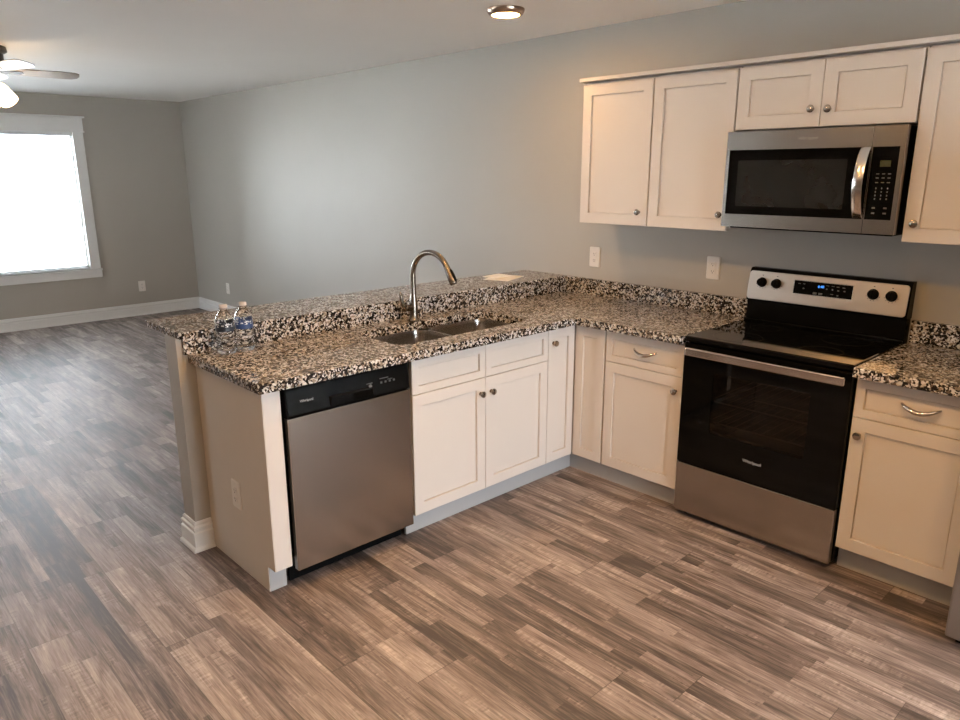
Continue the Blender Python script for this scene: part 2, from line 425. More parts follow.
w2 = bpy.data.objects.new('window_2', None); COL.objects.link(w2); w2.location = ((FX0+FX1)/2, YL, WZ0); struct(w2)
m = MB(); FM = (FX0+FX1)/2
for x0, x1 in ((FX0, FM), (FM, FX1)):
    m.box(x0, x0+.035, YL-.12, YL-.07, WZ0, WZ1); m.box(x1-.035, x1, YL-.12, YL-.07, WZ0, WZ1); m.box(x0, x1, YL-.12, YL-.07, WZ0, WZ0+.035); m.box(x0, x1, YL-.12, YL-.07, WZ1-.035, WZ1)
m.build('window_frame', 'trim', w2)
for x0, x1 in ((FX0, FM), (FM, FX1)): MB().box(x0+.035, x1-.035, YL-.098, YL-.094, WZ0+.035, WZ1-.035).build('pane', 'pane', w2)
m = MB(); m.box(FX0-.1, FX0, YL, YL+.019, .5, 2.11, .002); m.box(FX1, FX1+.1, YL, YL+.019, .5, 2.11, .002); m.box(FX0-.11, FX1+.11, YL, YL+.024, 2.101, 2.26, .002); m.box(FX0, FX1, YL, YL+.022, .5, WZ0, .002); m.build('casing', 'trim', w2)
# glazed door on the right, outside the view
d = bpy.data.objects.new('door_1', None); COL.objects.link(d); d.location = (XR, (DY0+DY1)/2, 0); struct(d)
m = MB(); DM = (DY0+DY1)/2
for y0, y1 in ((DY0, DM), (DM, DY1)):
    m.box(XR+.04, XR+.09, y0, y0+.06, 0, DZ1); m.box(XR+.04, XR+.09, y1-.06, y1, 0, DZ1); m.box(XR+.04, XR+.09, y0, y1, 0, .1); m.box(XR+.04, XR+.09, y0, y1, DZ1-.07, DZ1)
m.build('door_frame', 'trim', d)
for y0, y1 in ((DY0, DM), (DM, DY1)): MB().box(XR+.062, XR+.066, y0+.06, y1-.06, .1, DZ1-.07).build('pane', 'pane', d)
m = MB(); m.box(XR-.018, XR, DY0-.09, DY0, 0, DZ1+.09, .002); m.box(XR-.018, XR, DY1, DY1+.09, 0, DZ1+.09, .002); m.box(XR-.018, XR, DY0, DY1, DZ1, DZ1+.09, .002); m.build('casing', 'trim', d)
# outdoors
struct(MB().box(-150, 150, -150, 150, -.32, -.2).build('ground', 'lawn'))
# blind in the far window
bl = thing('window_blind', (XF-.03, WY1-.4, WZ0), 'white horizontal slat blind glowing in the far window', 'blind')
MB().box(XF-.06, XF-.012, WY0+.006, WY1-.006, WZ1-.042, WZ1-.002, .003).build('headrail', 'blind', bl)
m = MB(); z = WZ0+.045
while z < WZ1-.05:
    P = [(XF-.058, z-.002), (XF-.036, z+.001), (XF-.014, z+.002)]
    b = bmesh.new()
    R = [[b.verts.new((x, y, zz+dz)) for (x, zz) in P for dz in (0,)] for y in (WY0+.002, WY1-.002)]
    R2 = [[b.verts.new((x, y, zz-.0012)) for (x, zz) in P] for y in (WY0+.002, WY1-.002)]
    for A in (R, R2):
        for k in range(2): b.faces.new((A[0][k], A[0][k+1], A[1][k+1], A[1][k]))
    for k in (0, 2): b.faces.new((R[0][k], R[1][k], R2[1][k], R2[0][k]))
    bmesh.ops.recalc_face_normals(b, faces=b.faces[:]); m.join(b); z += .036
m.build('slats', 'blind', bl)
MB().box(XF-.054, XF-.016, WY0+.01, WY1-.01, WZ0+.004, WZ0+.022, .003).build('bottom_rail', 'blind', bl)
for y in (WY1-.15, YM+.2, YM-.2, WY0+.15): MB().box(XF-.0125, XF-.0115, y-.001, y+.001, WZ0+.02, WZ1-.04).build('ladder_cord', 'blind', bl)

# ------------------------------------------------------------------ counters
ZC, ZCT, ZB, ZBT = .914, .873, 1.013, .984
YOV, XOV, YCE = -.6766, .044, -2.4915
SX0, SX1, SY0, SY1 = -.452, -.088, -1.745, -.905
ct = thing('countertop', (-.28, -1.2, ZCT), 'L-shaped brown and black granite countertop holding the sink', 'countertop', 'granite countertops')
m = MB(); m.prism([(-.603, YCE), (XOV-.004, YCE), (XOV, YCE+.004), (XOV, YOV), (.6745, YOV), (.6745, -.001), (-.603, -.001)], [rrect(SX0, SX1, SY0, SY1, .06)[::-1]], ZCT, ZC, .003)
m.build('slab', 'granite', ct)
MB().box(-.577, .6745, -.030, -.001, ZC+.0005, ZB-.0005, .002).build('backsplash', 'granite', ct)
MB().box(-.6025, -.5825, -2.512, -.001, ZC+.0005, ZBT-.0003, .001).build('riser', 'granite', ct)
cr = thing('countertop', (1.67, -.33, ZCT), 'short granite countertop between the stove and the refrigerator', 'countertop', 'granite countertops')
MB().box(1.449, 1.915, YOV, -.001, ZCT, ZC, .003).build('slab', 'granite', cr)
MB().box(1.449, 1.915, -.030, -.001, ZC+.0005, ZB, .002).build('backsplash', 'granite', cr)
m = MB(); o = rrect(-.972, -.578, -2.530, -.001, .012, 4); m.prism(o, [], ZBT, ZB, .003)
tag(m.build('bar_top', 'granite', origin=(-.77, -1.2, ZBT)), 'raised granite bar ledge running behind the sink counter', 'bar top')

# ------------------------------------------------------------------ base cabinets
ZD0, ZD1, ZS, TK, YD = .1145, .860, .698, .064, -.6247
G = .0015
def drawer_front(P, w, h, name, parent): return shaker(P, w, h, name, parent, .036)
# sink base
sb = thing('base_cabinet', (-.3, -1.3, 0), 'white sink base cabinet with two doors, between the dishwasher and the corner', 'cabinet', 'white base cabinets')
y0, y1 = -1.757, -.8445
m = MB(); m.box(-.60, -.021, y0, y0+.016, ZD0, ZCT-.001); m.box(-.60, -.021, y1-.016, y1, ZD0, ZCT-.001); m.box(-.60, -.59, y0, y1, ZD0, ZCT-.001); m.box(-.60, -.021, y0, y1, ZD0, ZD0+.018)
m.box(-.04, -.021, y0, y0+.04, ZD0, ZCT-.001); m.box(-.04, -.021, y1-.04, y1, ZD0, ZCT-.001); m.box(-.04, -.021, y0, y1, ZCT-.04, ZCT-.001); m.box(-.04, -.021, y0, y1, ZS-.03, ZS+.03); m.box(-.04, -.021, -1.32, -1.28, ZD0, ZS)
m.build('cabinet_body', 'cab', sb)
MB().box(-.08, -TK, y0-.004, y1, 0, ZD0).build('toe_kick', 'kick', sb)
YS, YM2, YE = -1.7509, -1.2999, -.8449
for a, c in ((YS, YM2-G), (YM2+G, YE)):
    drawer_front(FX(-.0195, a, ZS+.003), c-a, ZD1-ZS-.003, 'false_drawer_front', sb)
    P = FX(-.0195, a, ZD0); dd = shaker(P, c-a, ZS-ZD0, 'door', sb)
    knob(P, (c-a-.034) if a == YS else .034, .622-ZD0, dd)
# corner cabinet with the folding pair of narrow doors
cc = thing('base_cabinet', (-.3, -.3, 0), 'white inside-corner base cabinet with two narrow doors meeting at a right angle', 'cabinet', 'white base cabinets')
m = MB(); m.prism([(-.60, -.8435), (-.021, -.8435), (-.021, YD+.021), (.2035, YD+.021), (.2035, -.002), (-.60, -.002)], [], ZD0, ZCT-.001)
m.build('cabinet_body', 'cab', cc)
m = MB(); m.prism([(-.08, -.8445), (-TK, -.8445), (-TK, YD+TK), (.2035, YD+TK), (.2035, YD+TK+.016), (-.08, YD+TK+.016)], [], 0, ZD0); m.build('toe_kick', 'kick', cc)
P = FX(-.0195, -.8409, ZD0); w_ = .8409+YD-.0-.003; dd = shaker(P, w_-.0195+.019, ZD1-ZD0, 'door', cc, .05); knob(P, .036, .789-ZD0, dd)
P = FY(.003, YD+.0195, ZD0); shaker(P, .1988-.003, ZD1-ZD0, 'door', cc, .052)
def base_unit(x0, x1, knob_left, label):
    t = thing('base_cabinet', ((x0+x1)/2, -.3, 0), label, 'cabinet', 'white base cabinets')
    MB().box(x0, x1, YD+.021, -.002, ZD0, ZD1-.004).box(x0, x1, YD+.060, -.002, ZD1-.004, ZCT-.001).build('cabinet_body', 'cab', t)
    MB().box(x0, x1, YD+TK, YD+TK+.016, 0, ZD0).build('toe_kick', 'kick', t)
    a, c = x0+.004, x1-.004
    P = FY(a, YD+.0195, ZS+.003); f = drawer_front(P, c-a, ZD1-ZS-.003, 'drawer', t); pull(P, (c-a)/2+.012, .082, f)
    P = FY(a, YD+.0195, ZD0); f = shaker(P, c-a, ZS-ZD0, 'door', t); knob(P, .033 if knob_left else c-a-.033, .627-ZD0, f)
    return t
base_unit(.2045, .6735, False, 'white base cabinet with one drawer and one door, left of the stove')
base_unit(1.448, 1.908, True, 'white base cabinet with one drawer and one door, right of the stove')
# end panel with its white front filler
ep = thing('cabinet_end_panel', (-.3, -2.46, 0), 'greige end panel closing the peninsula beside the dishwasher', 'panel')
P = frame((0, -2.4635, 0), (1, 0, 0), (0, -1, 0))
m = MB(); m.prism([(-.602, 0), (-.063, 0), (-.063, ZD0), (-.001, ZD0), (-.001, ZCT-.001), (-.602, ZCT-.001)], [], 0, .003, 0, Matrix(((1, 0, 0, 0), (0, 0, 1, -2.4635), (0, 1, 0, 0), (0, 0, 0, 1)))); m.build('side_panel', 'panel', ep)
MB().box(-.022, .0, -2.4603, -2.387, ZD0, ZCT-.002, .001).build('front_filler', 'cab', ep)
MB().box(-.075, -.061, -2.4603, -2.387, 0, ZD0).build('toe_block', 'kick', ep)

# ------------------------------------------------------------------ dishwasher
dw = thing('dishwasher', (-.3, -2.07, 0), 'stainless dishwasher with black control strip at the peninsula end', 'dishwasher')
a, c = -2.374, -1.775
MB().box(-.58, -.012, a+.004, c-.004, .10, .868).build('tub_body', 'black', dw)
dr = MB().box(-.010, .020, a+.002, c-.003, .092, .743, .003).build('door', 'steel', dw)
PD = FX(.0, a+.001, .748); wd_ = c-a-.003; hd = .118
m = MB(); m.rings([[(0, 0, -.012), (wd_, 0, -.012), (wd_, hd, -.012), (0, hd, -.012)], [(0, 0, .016), (wd_, 0, .016), (wd_, hd, .004), (0, hd, .004)], [(.006, .006, .021), (wd_-.006, .006, .021), (wd_-.006, hd-.01, .009), (.006, hd-.01, .009)]], PD)
cp = m.build('control_panel', 'black', dw)
PT = lambda u, v, n: PD(u, v, n+.0225-.0125*(v/hd))
m = MB(); m.rings([[(.19, .008, .0), (.40, .008, .0), (.40, .05, .0), (.19, .05, .0)], [(.19, .008, .004), (.40, .008, .004), (.39, .042, .006), (.20, .042, .006)]], PT); m.build('pocket_handle', 'blackgloss', cp)
def flatP(P, u0, v0):   # local frame at a point of a sloping face
    o = P(u0, v0, 0); ux = P(u0+1, v0, 0)-o; vy = (P(u0, v0+.01, 0)-o).normalized(); nz = ux.cross(vy)
    return lambda u, v, n: o+ux*u+vy*v+nz*n
text(flatP(PT, .088, .056), 0, 0, .014, 'Whirlpool', 'logo', 'logo', cp, .0016)
marks(PT, [(.385, .062, .03, .003), (.46, .072, .045, .003)]+[(.445+.022*k, .055, .009, .008) for k in range(4)]+[(.49, .063, .025, .002)], 'button_mark', 'print', cp, .0012)
MB().lathe([(0, 0), (.008, 0), (.008, .003), (0, .003)], basis(flatP(PT, .388, .05)), 16).build('start_button', 'print', cp)
MB().box(-.085, -.075, a+.008, c-.008, 0.004, .094).build('toe_plate', 'black', dw)
MB().box(-.30, -.29, a+.04, c-.04, 0.0, .10).build('foot', 'black', dw)

# ------------------------------------------------------------------ sink and faucet
sk = thing('kitchen_sink', (-.27, -1.35, .70), 'double-bowl stainless steel sink set under the granite counter', 'sink')
def bowl(y0, y1, name='bowl'):
    x0, x1 = SX0-.004, SX1+.004
    lv = [(.0, ZCT-.0015, .06), (.004, ZCT-.02, .06), (.012, .72, .06), (.03, .694, .055), (.07, .688, .04)]
    b = bmesh.new(); R = []
    fl = rrect(x0-.016, x1+.016, y0-.010, y1+.010, .09)
    R.append([b.verts.new((x, y, ZCT-.0015)) for x, y in fl])
    for i, z, r in lv: R.append([b.verts.new((x, y, z)) for x, y in rrect(x0+i, x1-i, y0+i, y1-i, r)])
    for A, B in zip(R, R[1:]):
        n = len(A)
        for k in range(n): b.faces.new((A[k], A[(k+1) % n], B[(k+1) % n], B[k]))
    b.faces.new(R[-1]); bmesh.ops.recalc_face_normals(b, faces=b.faces[:])
    mm = MB(); mm.join(b); o = mm.build(name, 'steelsink', sk, True)
    md = o.modifiers.new('shell', 'SOLIDIFY'); md.thickness = .0012; md.offset = -1
    cx, cy = (x0+x1)/2, (y0+y1)/2
    MB().lathe([(0, 0), (.02, .0), (.038, .003), (.042, .002), (.042, 0)], Matrix.Translation((cx, cy, .689)), 24).build('drain', 'nickel', o, True)
bowl(SY0-.004, -1.331); bowl(-1.309, SY1+.004)
fc = thing('faucet', (-.490, -1.35, ZC), 'brushed nickel gooseneck faucet standing behind the sink', 'faucet')
m = MB(); m.lathe([(0, .0005), (.028, .0005), (.028, .006), (.023, .012), (.0215, .05), (.021, .10), (.0165, .125), (.0145, .14), (0, .14)], Matrix.Translation((-.490, -1.35, ZC)), 28); m.build('faucet_body', 'faucet', fc, True)
pts = [(-.490, -1.35, 1.04), (-.490, -1.35, 1.10), (-.490, -1.35, 1.16)]
R_, cx_, cz_ = .124, -.366, 1.153
th = math.radians(8)                       # the neck turns a little towards the corner
def fp(x, z): d_ = x+.490; return (-.490+d_*math.cos(th), -1.35+d_*math.sin(th), z)
for k in range(1, 21):
    an = math.radians(180-k*(150/20)); pts.append(fp(cx_+R_*math.cos(an), cz_+R_*math.sin(an)))
m = MB(); m.tube(pts, .0142, 16); m.build('neck', 'faucet', fc, True)
ex, ez = cx_+R_*math.cos(math.radians(30)), cz_+R_*math.sin(math.radians(30)); dx, dz = .5, -.866
m = MB(); m.tube([fp(ex+dx*t, ez+dz*t) for t in (-.002, .0, .02, .06, .09, .096)], [.0135, .0145, .0155, .0195, .0205, .017], 18); sh = m.build('spray_head', 'faucet', fc, True)
q0 = Vector(fp(ex+dx*.05, ez+dz*.05)); m = MB(); 
m.tube([Vector(fp(ex+dx*t+.018*.87, ez+dz*t+.018*.5)) for t in (.022, .03, .06, .085, .092)], [.002, .006, .0085, .0075, .002], 10); m.build('spray_button', 'black', sh, True)
m = MB(); m.tube([(-.490, -1.355, .985), (-.490, -1.392, .988), (-.490, -1.402, .990), (-.490, -1.406, .991)], [.017, .018, .016, .010], 16)
m.tube([(-.490, -1.398, .985), (-.490, -1.415, 1.0), (-.490, -1.426, 1.03), (-.491, -1.432, 1.066), (-.491, -1.433, 1.072)], [.009, .0105, .009, .0085, .004], 12); m.build('lever', 'faucet', fc, True)

# ------------------------------------------------------------------ stove
X0, X1 = .6800, 1.4425; SF = -.6442
st = thing('stove', ((X0+X1)/2, -.33, 0), 'freestanding stainless steel electric range with black glass cooktop', 'stove')
m = MB()                                                  # carcass with an open oven cavity
m.box(X0+.002, X0+.10, -.60, -.035, .03, .897); m.box(X1-.10, X1-.002, -.60, -.035, .03, .897)
m.box(X0+.10, X1-.10, -.60, -.035, .03, .36); m.box(X0+.10, X1-.10, -.60, -.035, .80, .897); m.box(X0+.10, X1-.10, -.06, -.035, .36, .80)
m.build('oven_body', 'black', st)
m = MB(); m.box(X0+.104, X1-.104, -.075, -.064, .364, .796); m.box(X0+.104, X1-.104, -.595, -.075, .362, .368); m.build('cavity_liner', 'cavity', st)
for z in (.50, .605):
    m = MB()
    for k in range(2): m.tube([(X0+.11, -.575+k*.47, z), (X1-.11, -.575+k*.47, z)], .004, 8)
    for k in range(13): x = X0+.12+k*(X1-X0-.24)/12; m.tube([(x, -.575, z+.004), (x, -.105, z+.004)], .0012, 6)
    m.build('oven_rack', 'rack', st, True)
# door: a black glass slab with a see-through window
ZO0, ZO1 = .286, .882
w = X1-X0-.004
mt = Matrix(((1, 0, 0, X0+.002), (0, 0, -1, SF+.034), (0, 1, 0, ZO0), (0, 0, 0, 1)))
m = MB(); m.prism(rrect(0, w, 0, ZO1-ZO0, .006, 3), [rrect(.155, w-.155, .18, .475, .012, 4)[::-1]], 0, .034, .0, mt); od = m.build('oven_door', 'blackgloss', st)
MB().box(X0+.156, X1-.156, SF+.004, SF+.008, ZO0+.181, ZO0+.474).build('door_window', 'ovenpane', od)
PO = FY(X0+.002, SF, ZO0)
text(PO, w*.5, .098, .021, 'Whirlpool', 'logo', 'logo', od)
m = MB(); hz = .852
m.box(X0+.030, X1-.016, SF-.050, SF-.034, hz-.019, hz+.019, .006); hb = m.build('door_handle', 'handlesteel', od)
for x in (X0+.055, X1-.045): MB().box(x-.012, x+.012, SF-.036, SF+.001, hz-.012, hz+.012, .003).build('handle_bracket', 'black', hb)
df = MB().box(X0+.003, X1-.003, SF-.004, SF+.03, .030, .283, .004).build('storage_drawer', 'steelx', st)
MB().box(X0+.01, X1-.006, SF+.031, SF+.06, .02, .29).build('drawer_back', 'black', df)
for x in (X0+.04, X1-.04):
    for y in (-.58, -.08): MB().lathe([(0, 0), (.016, 0), (.016, .006), (.009, .01), (.009, .032), (0, .032)], Matrix.Translation((x, y, 0)), 14).build('foot', 'black', st)
# cooktop
m = MB(); m.box(X0, X1, SF-.004, -.062, .890, .9165, .006); ck = m.build('cooktop', 'ceramic', st)
MB().box(X0+.004, X1-.004, -.0905, -.060, .914, .930, .006).build('cooktop_rear_trim', 'blackgloss', ck)
for x, y, r in ((.87, -.50, .112), (1.25, -.50, .09), (.87, -.22, .075), (1.25, -.22, .105)):
    MB().lathe([(r-.003, .0002), (r-.003, .0005), (r, .0005), (r, .0002)], Matrix.Translation((x, y, .9165)), 48).build('burner_ring', 'ring', ck)
# backguard
m = MB(); m.box(X0+.004, X1-.004, -.065, -.004, .90, 1.03, .004); bgd = m.build('backguard', 'black', st)
zA, zB = 1.019, 1.186
m = MB()
b = bmesh.new(); prof = [(-.070, zA), (-.074, zA+.006), (-.052, zB-.016), (-.044, zB-.004), (-.036, zB), (-.004, zB), (-.004, zA)]
L = [[b.verts.new((x, y, z)) for y, z in prof] for x in (X0+.002, X1-.002)]
for k in range(len(prof)): b.faces.new((L[0][k], L[0][(k+1) % len(prof)], L[1][(k+1) % len(prof)], L[1][k]))
b.faces.new(L[0]); b.faces.new(L[1][::-1]); bmesh.ops.recalc_face_normals(b, faces=b.faces[:]); m.join(b)
cpn = m.build('control_housing', 'black', st)
def PB(u, v, n):                                           # sloping front of the control panel
    d_ = Vector((0, .022, .145)).normalized(); nn = Vector((0, -.145, .022)).normalized()
    return Vector((X0, -.0745, zA+.006))+Vector((1, 0, 0))*u+d_*v+nn*n
W2 = X1-X0
m = MB(); 
lo = lambda i, n: [(x, y, n) for x, y in rrect(.0025+i, W2-.010-i, .003+i, .148-i, .016, 5)]
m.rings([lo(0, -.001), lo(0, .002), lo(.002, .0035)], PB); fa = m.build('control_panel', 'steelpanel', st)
m = MB(); lo2 = lambda i, n: [(x, y, n) for x, y in rrect(.236+i, .520-i, .052+i, .124-i, .004, 3)]
m.rings([lo2(0, .003), lo2(0, .0050)], PB); m.build('display_bezel', 'logometal', fa)
m = MB(); lo3 = lambda i, n: [(x, y, n) for x, y in rrect(.240+i, .516-i, .056+i, .120-i, .003, 3)]
m.rings([lo3(0, .004), lo3(0, .0056)], PB); dsp = m.build('display_glass', 'blackgloss', fa)
PDs = lambda u, v, n: PB(u, v, n+.0056)
text(PDs, .370, .1, .017, '6:40', 'clock_digits', 'digits', dsp, .0006, .0004)
marks(PDs, [(.265, .106, .012, .003), (.288, .106, .010, .003), (.288, .084, .008, .006), (.400, .108, .014, .002), (.425, .108, .014, .002), (.448, .107, .012, .003), (.475, .106, .012, .003), (.398, .092, .006, .005), (.425, .092, .006, .006), (.452, .090, .008, .005), (.425, .070, .012, .003), (.452, .067, .008, .006), (.345, .066, .018, .010), (.372, .066, .018, .008), (.48, .09, .008, .005)], 'display_mark', 'print', dsp)
for u in (.075, .150, .606, .684):
    mm = basis(lambda x, y, z: PB(u+x, .092+y, .0035+z))
    kb = MB().lathe([(0, 0), (.025, 0), (.025, .003), (.022, .006), (.020, .022), (.018, .026), (0, .026)], mm, 28).build('control_knob', 'black', fa, True)
    MB().rings([[(u-.004, .092-.019, .029), (u+.004, .092-.019, .029), (u+.004, .092+.019, .029), (u-.004, .092+.019, .029)], [(u-.003, .092-.018, .034), (u+.003, .092-.018, .034), (u+.003, .092+.018, .034), (u-.003, .092+.018, .034)]], PB).build('knob_grip', 'black', kb)
    marks(lambda x, y, n: PB(u+x, .092+y, n+.0036), [(0, .036, .006, .004)]+[(.030*math.cos(math.radians(q)), .030*math.sin(math.radians(q)), .003, .003) for q in range(200, 341, 28)], 'dial_mark', 'slot', fa)

# ------------------------------------------------------------------ upper cabinets
YU, ZU0, ZU1, ZSH = -.3362, 1.3847, 2.131, 1.851
def upper(x0, x1, z0, doors, label):
    t = thing('wall_cabinet', ((x0+x1)/2, -.16, z0), label, 'cabinet', 'white wall cabinets')
    MB().box(x0+.002, x1-.002, YU+.030, -.001, z0+.006, ZU1+.004).build('cabinet_body', 'cab', t)
    for a, c, kn in doors:
        for v in (z0+.03, ZU1-.05): MB().box((a if kn[0]-a > c-kn[0] else c-.03), (a+.03 if kn[0]-a > c-kn[0] else c), YU+.0195, YU+.0305, v, v+.02).build('hinge', 'nickel', t)
    for a, c, kn in doors:
        P = FY(a, YU+.0195, z0); f = shaker(P, c-a, ZU1-z0-.008, 'door', t, .056); knob(P, kn[0]-a, kn[1]-z0, f)
    return t
upper(-.2316, .2210, ZU0, [(-.2305, .2175, (.170, 1.457))], 'single-door white wall cabinet at the far left of the upper row')
upper(.2222, .6770, ZU0, [(.2260, .6735, (.640, 1.462))], 'single-door white wall cabinet touching the microwave\'s left side')
upper(.6790, 1.4480, ZSH, [(.6820, 1.0660, (1.032, 1.925)), (1.0690, 1.4435, (1.104, 1.921))], 'short two-door white wall cabinet directly above the microwave')
upper(1.4500, 1.914, ZU0, [(1.4525, 1.908, (1.494, 1.459))], 'single-door white wall cabinet right of the microwave, cut by the frame')
tm = MB(); tm.box(-.246, 1.925, -.356, -.001, 2.138, 2.157, .002)
struct(tm.build('trim_1', 'cab'), 'flat white moulding along the top of the wall cabinets')

# ------------------------------------------------------------------ microwave
mw = thing('microwave', (1.06, -.2, 1.412), 'stainless over-the-range microwave with black glass door above the stove', 'microwave')
MX0, MX1, MZ0, MZ1, MF = .6820, 1.4395, 1.414, 1.841, -.398
MB().box(MX0+.004, MX1-.006, MF+.034, -.002, MZ0, MZ1, .002).build('microwave_body', 'black', mw)
XS = 1.316
PM = FY(MX0, MF, MZ0)
hm = MZ1-MZ0; wm = MX1-MX0-.001
def mprism(outer, holes, d0, d1, bev=0):
    mt = Matrix(((1, 0, 0, MX0), (0, 0, -1, MF), (0, 1, 0, MZ0), (0, 0, 0, 1))); mm = MB(); mm.prism(outer, holes, d0, d1, bev, mt); return mm
us = XS-MX0
fr = mprism([(0, .0), (us-.001, .0), (us-.001, hm), (0, hm)], [[(.016, .058), (.016, .346), (us-.004, .346), (us-.004, .058)]], -.033, 0, 0).build('door', 'steelx', mw)
g = mprism([(.0165, .0585), (us-.0045, .0585), (us-.0045, .3455), (.0165, .3455)], [], -.03, -.002).build('door_glass', 'blackgloss', fr)
mprism(rrect(.062, .545, .095, .300, .006, 3), [], -.004, -.0012).build('door_window', 'mwpane', g)
mprism([(us+.001, .0), (wm, .0), (wm, hm), (us+.001, hm)], [[(us+.004, .058), (us+.004, .346), (wm-.018, .346), (wm-.018, .058)]], -.033, 0).build('control_frame', 'steelx', mw)
cpm = mprism([(us+.0045, .0585), (wm-.0185, .0585), (wm-.0185, .3455), (us+.0045, .3455)], [], -.03, -.002).build('control_panel', 'blackgloss', mw)
PMc = lambda u, v, n: PM(u, v, n-.002)
marks(PMc, [(us+.058, .280, .040, .024)], 'display', 'lcd', cpm, .001)
sp = []
for r, v in enumerate((.240, .224, .206)):
    for k in range(3): sp.append((us+.034+.022*k, v, .011, .0035))
for r, v in enumerate((.183, .169, .155, .141)):
    for k in range(3): sp.append((us+.034+.022*k, v, .004, .006))
for v in (.105, .084):
    for k in (0, 2): sp.append((us+.034+.022*k, v, .012, .006))
marks(PMc, sp, 'key_mark', 'print', cpm, .0008)
pts, rr = [], []
for k in range(21):
    t = k/20; bow = math.sin(math.pi*t)
    pts.append(PM(us-.022, .064+t*.278, -.002+.048*bow**.7)); rr.append((.007, .018))
m = MB(); b = bmesh.new(); Rg = []
for i, p in enumerate(pts):
    tt = (pts[min(i+1, 20)]-pts[max(i-1, 0)]).normalized(); sx_ = Vector((1, 0, 0)); nn_ = sx_.cross(tt)
    Rg.append([b.verts.new(p+sx_*.019*cx+nn_*.006*cy) for cx, cy in ((-1, -.6), (-.8, -1), (.8, -1), (1, -.6), (1, .6), (.8, 1), (-.8, 1), (-1, .6))])
for A, B in zip(Rg, Rg[1:]):
    for k in range(8): b.faces.new((A[k], A[(k+1) % 8], B[(k+1) % 8], B[k]))
b.faces.new(Rg[0]); b.faces.new(Rg[-1][::-1]); bmesh.ops.recalc_face_normals(b, faces=b.faces[:]); m.join(b); m.build('door_handle', 'handlesteel', fr, True)
text(PM, .372, .388, .020, 'Whirlpool', 'logo', 'logometal', fr)
m = MB(); m.box(MX0+.02, MX1-.02, MF+.05, -.03, MZ0-.010, MZ0-.001, .003); m.build('bottom_grille', 'black', mw)

# ------------------------------------------------------------------ refrigerator (only its lower corner is in view)
rf = thing('refrigerator', (2.38, -.45, 0), 'stainless refrigerator, only its lower front corner visible at right edge', 'refrigerator')
MB().box(1.940, 2.84, -.76, -.05, .045, 1.74, .004).build('cabinet_body', 'steeldark', rf)
MB().box(1.935, 2.386, -.868, -.768, .50, 1.745, .008).build('door', 'steeldark', rf); MB().box(2.390, 2.842, -.868, -.768, .50, 1.745, .008).build('door', 'steeldark', rf)
MB().box(1.935, 2.842, -.868, -.768, .045, .495, .008).build('freezer_drawer', 'steeldark', rf)
MB().box(1.96, 2.82, -.80, -.74, .0, .05).build('base_grille', 'black', rf)
MB().box(1.96, 2.82, -.10, -.06, .0, .05).build('rear_foot', 'black', rf)
for x in (2.35, 2.426): MB().tube([(x, -.868, .80), (x, -.91, .82), (x, -.91, 1.45), (x, -.868, 1.47)], .010, 10).build('door_handle', 'steeldark', rf, True)

# ------------------------------------------------------------------ outlets
def outlet(P, label):
    o = P(0, 0, 0); t = thing('wall_outlet', o, label, 'outlet', 'white wall outlets')
    m = MB(); w, h = .080, .125
    m.rings([[(x, y, 0.0003) for x, y in rrect(-w/2, w/2, -h/2, h/2, .006, 3)], [(x, y, .003) for x, y in rrect(-w/2, w/2, -h/2, h/2, .006, 3)], [(x, y, .006) for x, y in rrect(-w/2+.005, w/2-.005, -h/2+.005, h/2-.005, .005, 3)]], P); m.build('cover_plate', 'plate', t)
    for s in (-1, 1):
        m = MB(); c0 = s*.0195
        def rr_(n, k): return [(x, c0+y, n) for x, y in rrect(-.0165*k, .0165*k, -.0145*k, .0145*k, .010*k, 4)]
        m.rings([rr_(.005, 1), rr_(.008, 1), rr_(.0088, .95)], P); r = m.build('receptacle', 'plate', t)
        marks(lambda u, v, n: P(u, v, n+.0088), [(-.006, c0+.003, .0022, .008), (.006, c0+.003, .0022, .0065), (0, c0-.007, .0045, .0045)], 'slot', 'slot', r)
    return t
outlet(FY(-.370, 0, 1.149), 'white outlet on the stove wall left of the wall cabinets')
outlet(FY(.442, 0, 1.155), 'white outlet on the stove wall just left of the stove')
outlet(FX(XF, -.677, .347), 'white outlet low on the far wall right of the window')
outlet(FY(-5.77, 0, .342), 'white outlet low on the long wall, seen above the water bottles')
outlet(FY(-.298, -2.4635, .354), 'white outlet on the greige end panel of the peninsula')

# ------------------------------------------------------------------ small things on the counters
def bottle(x, y, lab, label, rot=0):
    t = thing('water_bottle', (x, y, ZC+.0006), label, 'bottle', 'water bottles at the counter end')
    mt = Matrix.Translation((x, y, ZC+.0006))
    prof = [(0, .004), (.018, .003), (.026, 0), (.031, .004), (.0325, .012)]
    for k in range(6): z = .018+k*.013; prof += [(.0325, z), (.0305, z+.0045), (.0325, z+.009)]
    prof += [(.0325, .104), (.0315, .106), (.0315, .148), (.0325, .151), (.0315, .160), (.027, .175), (.019, .190), (.0135, .199), (.0125, .203), (.0125, .207), (.0155, .2075), (.0155, .2095), (.0125, .210), (.0125, .222), (0, .222)]
    mt = mt @ Matrix.Diagonal((1.18, 1.18, .94, 1))
    MB().lathe(prof, mt, 28).build('bottle_body', 'pet', t, True)
    MB().lathe([(.0320, .107), (.0324, .107), (.0324, .147), (.0320, .147), (.0320, .107)], mt, 28).build('label_wrap', lab, t, True)
    MB().lathe([(.0128, .2105), (.0150, .2105), (.0150, .224), (.014, .2258), (0, .2258), ], mt, 24).build('cap', 'cap', t, True)
bottle(-.490, -2.366, 'labeldark', 'clear water bottle with a near-black label, left of the pair on the counter end')
bottle(-.490, -2.280, 'labelblue', 'clear water bottle with a blue label, right of the pair on the counter end')
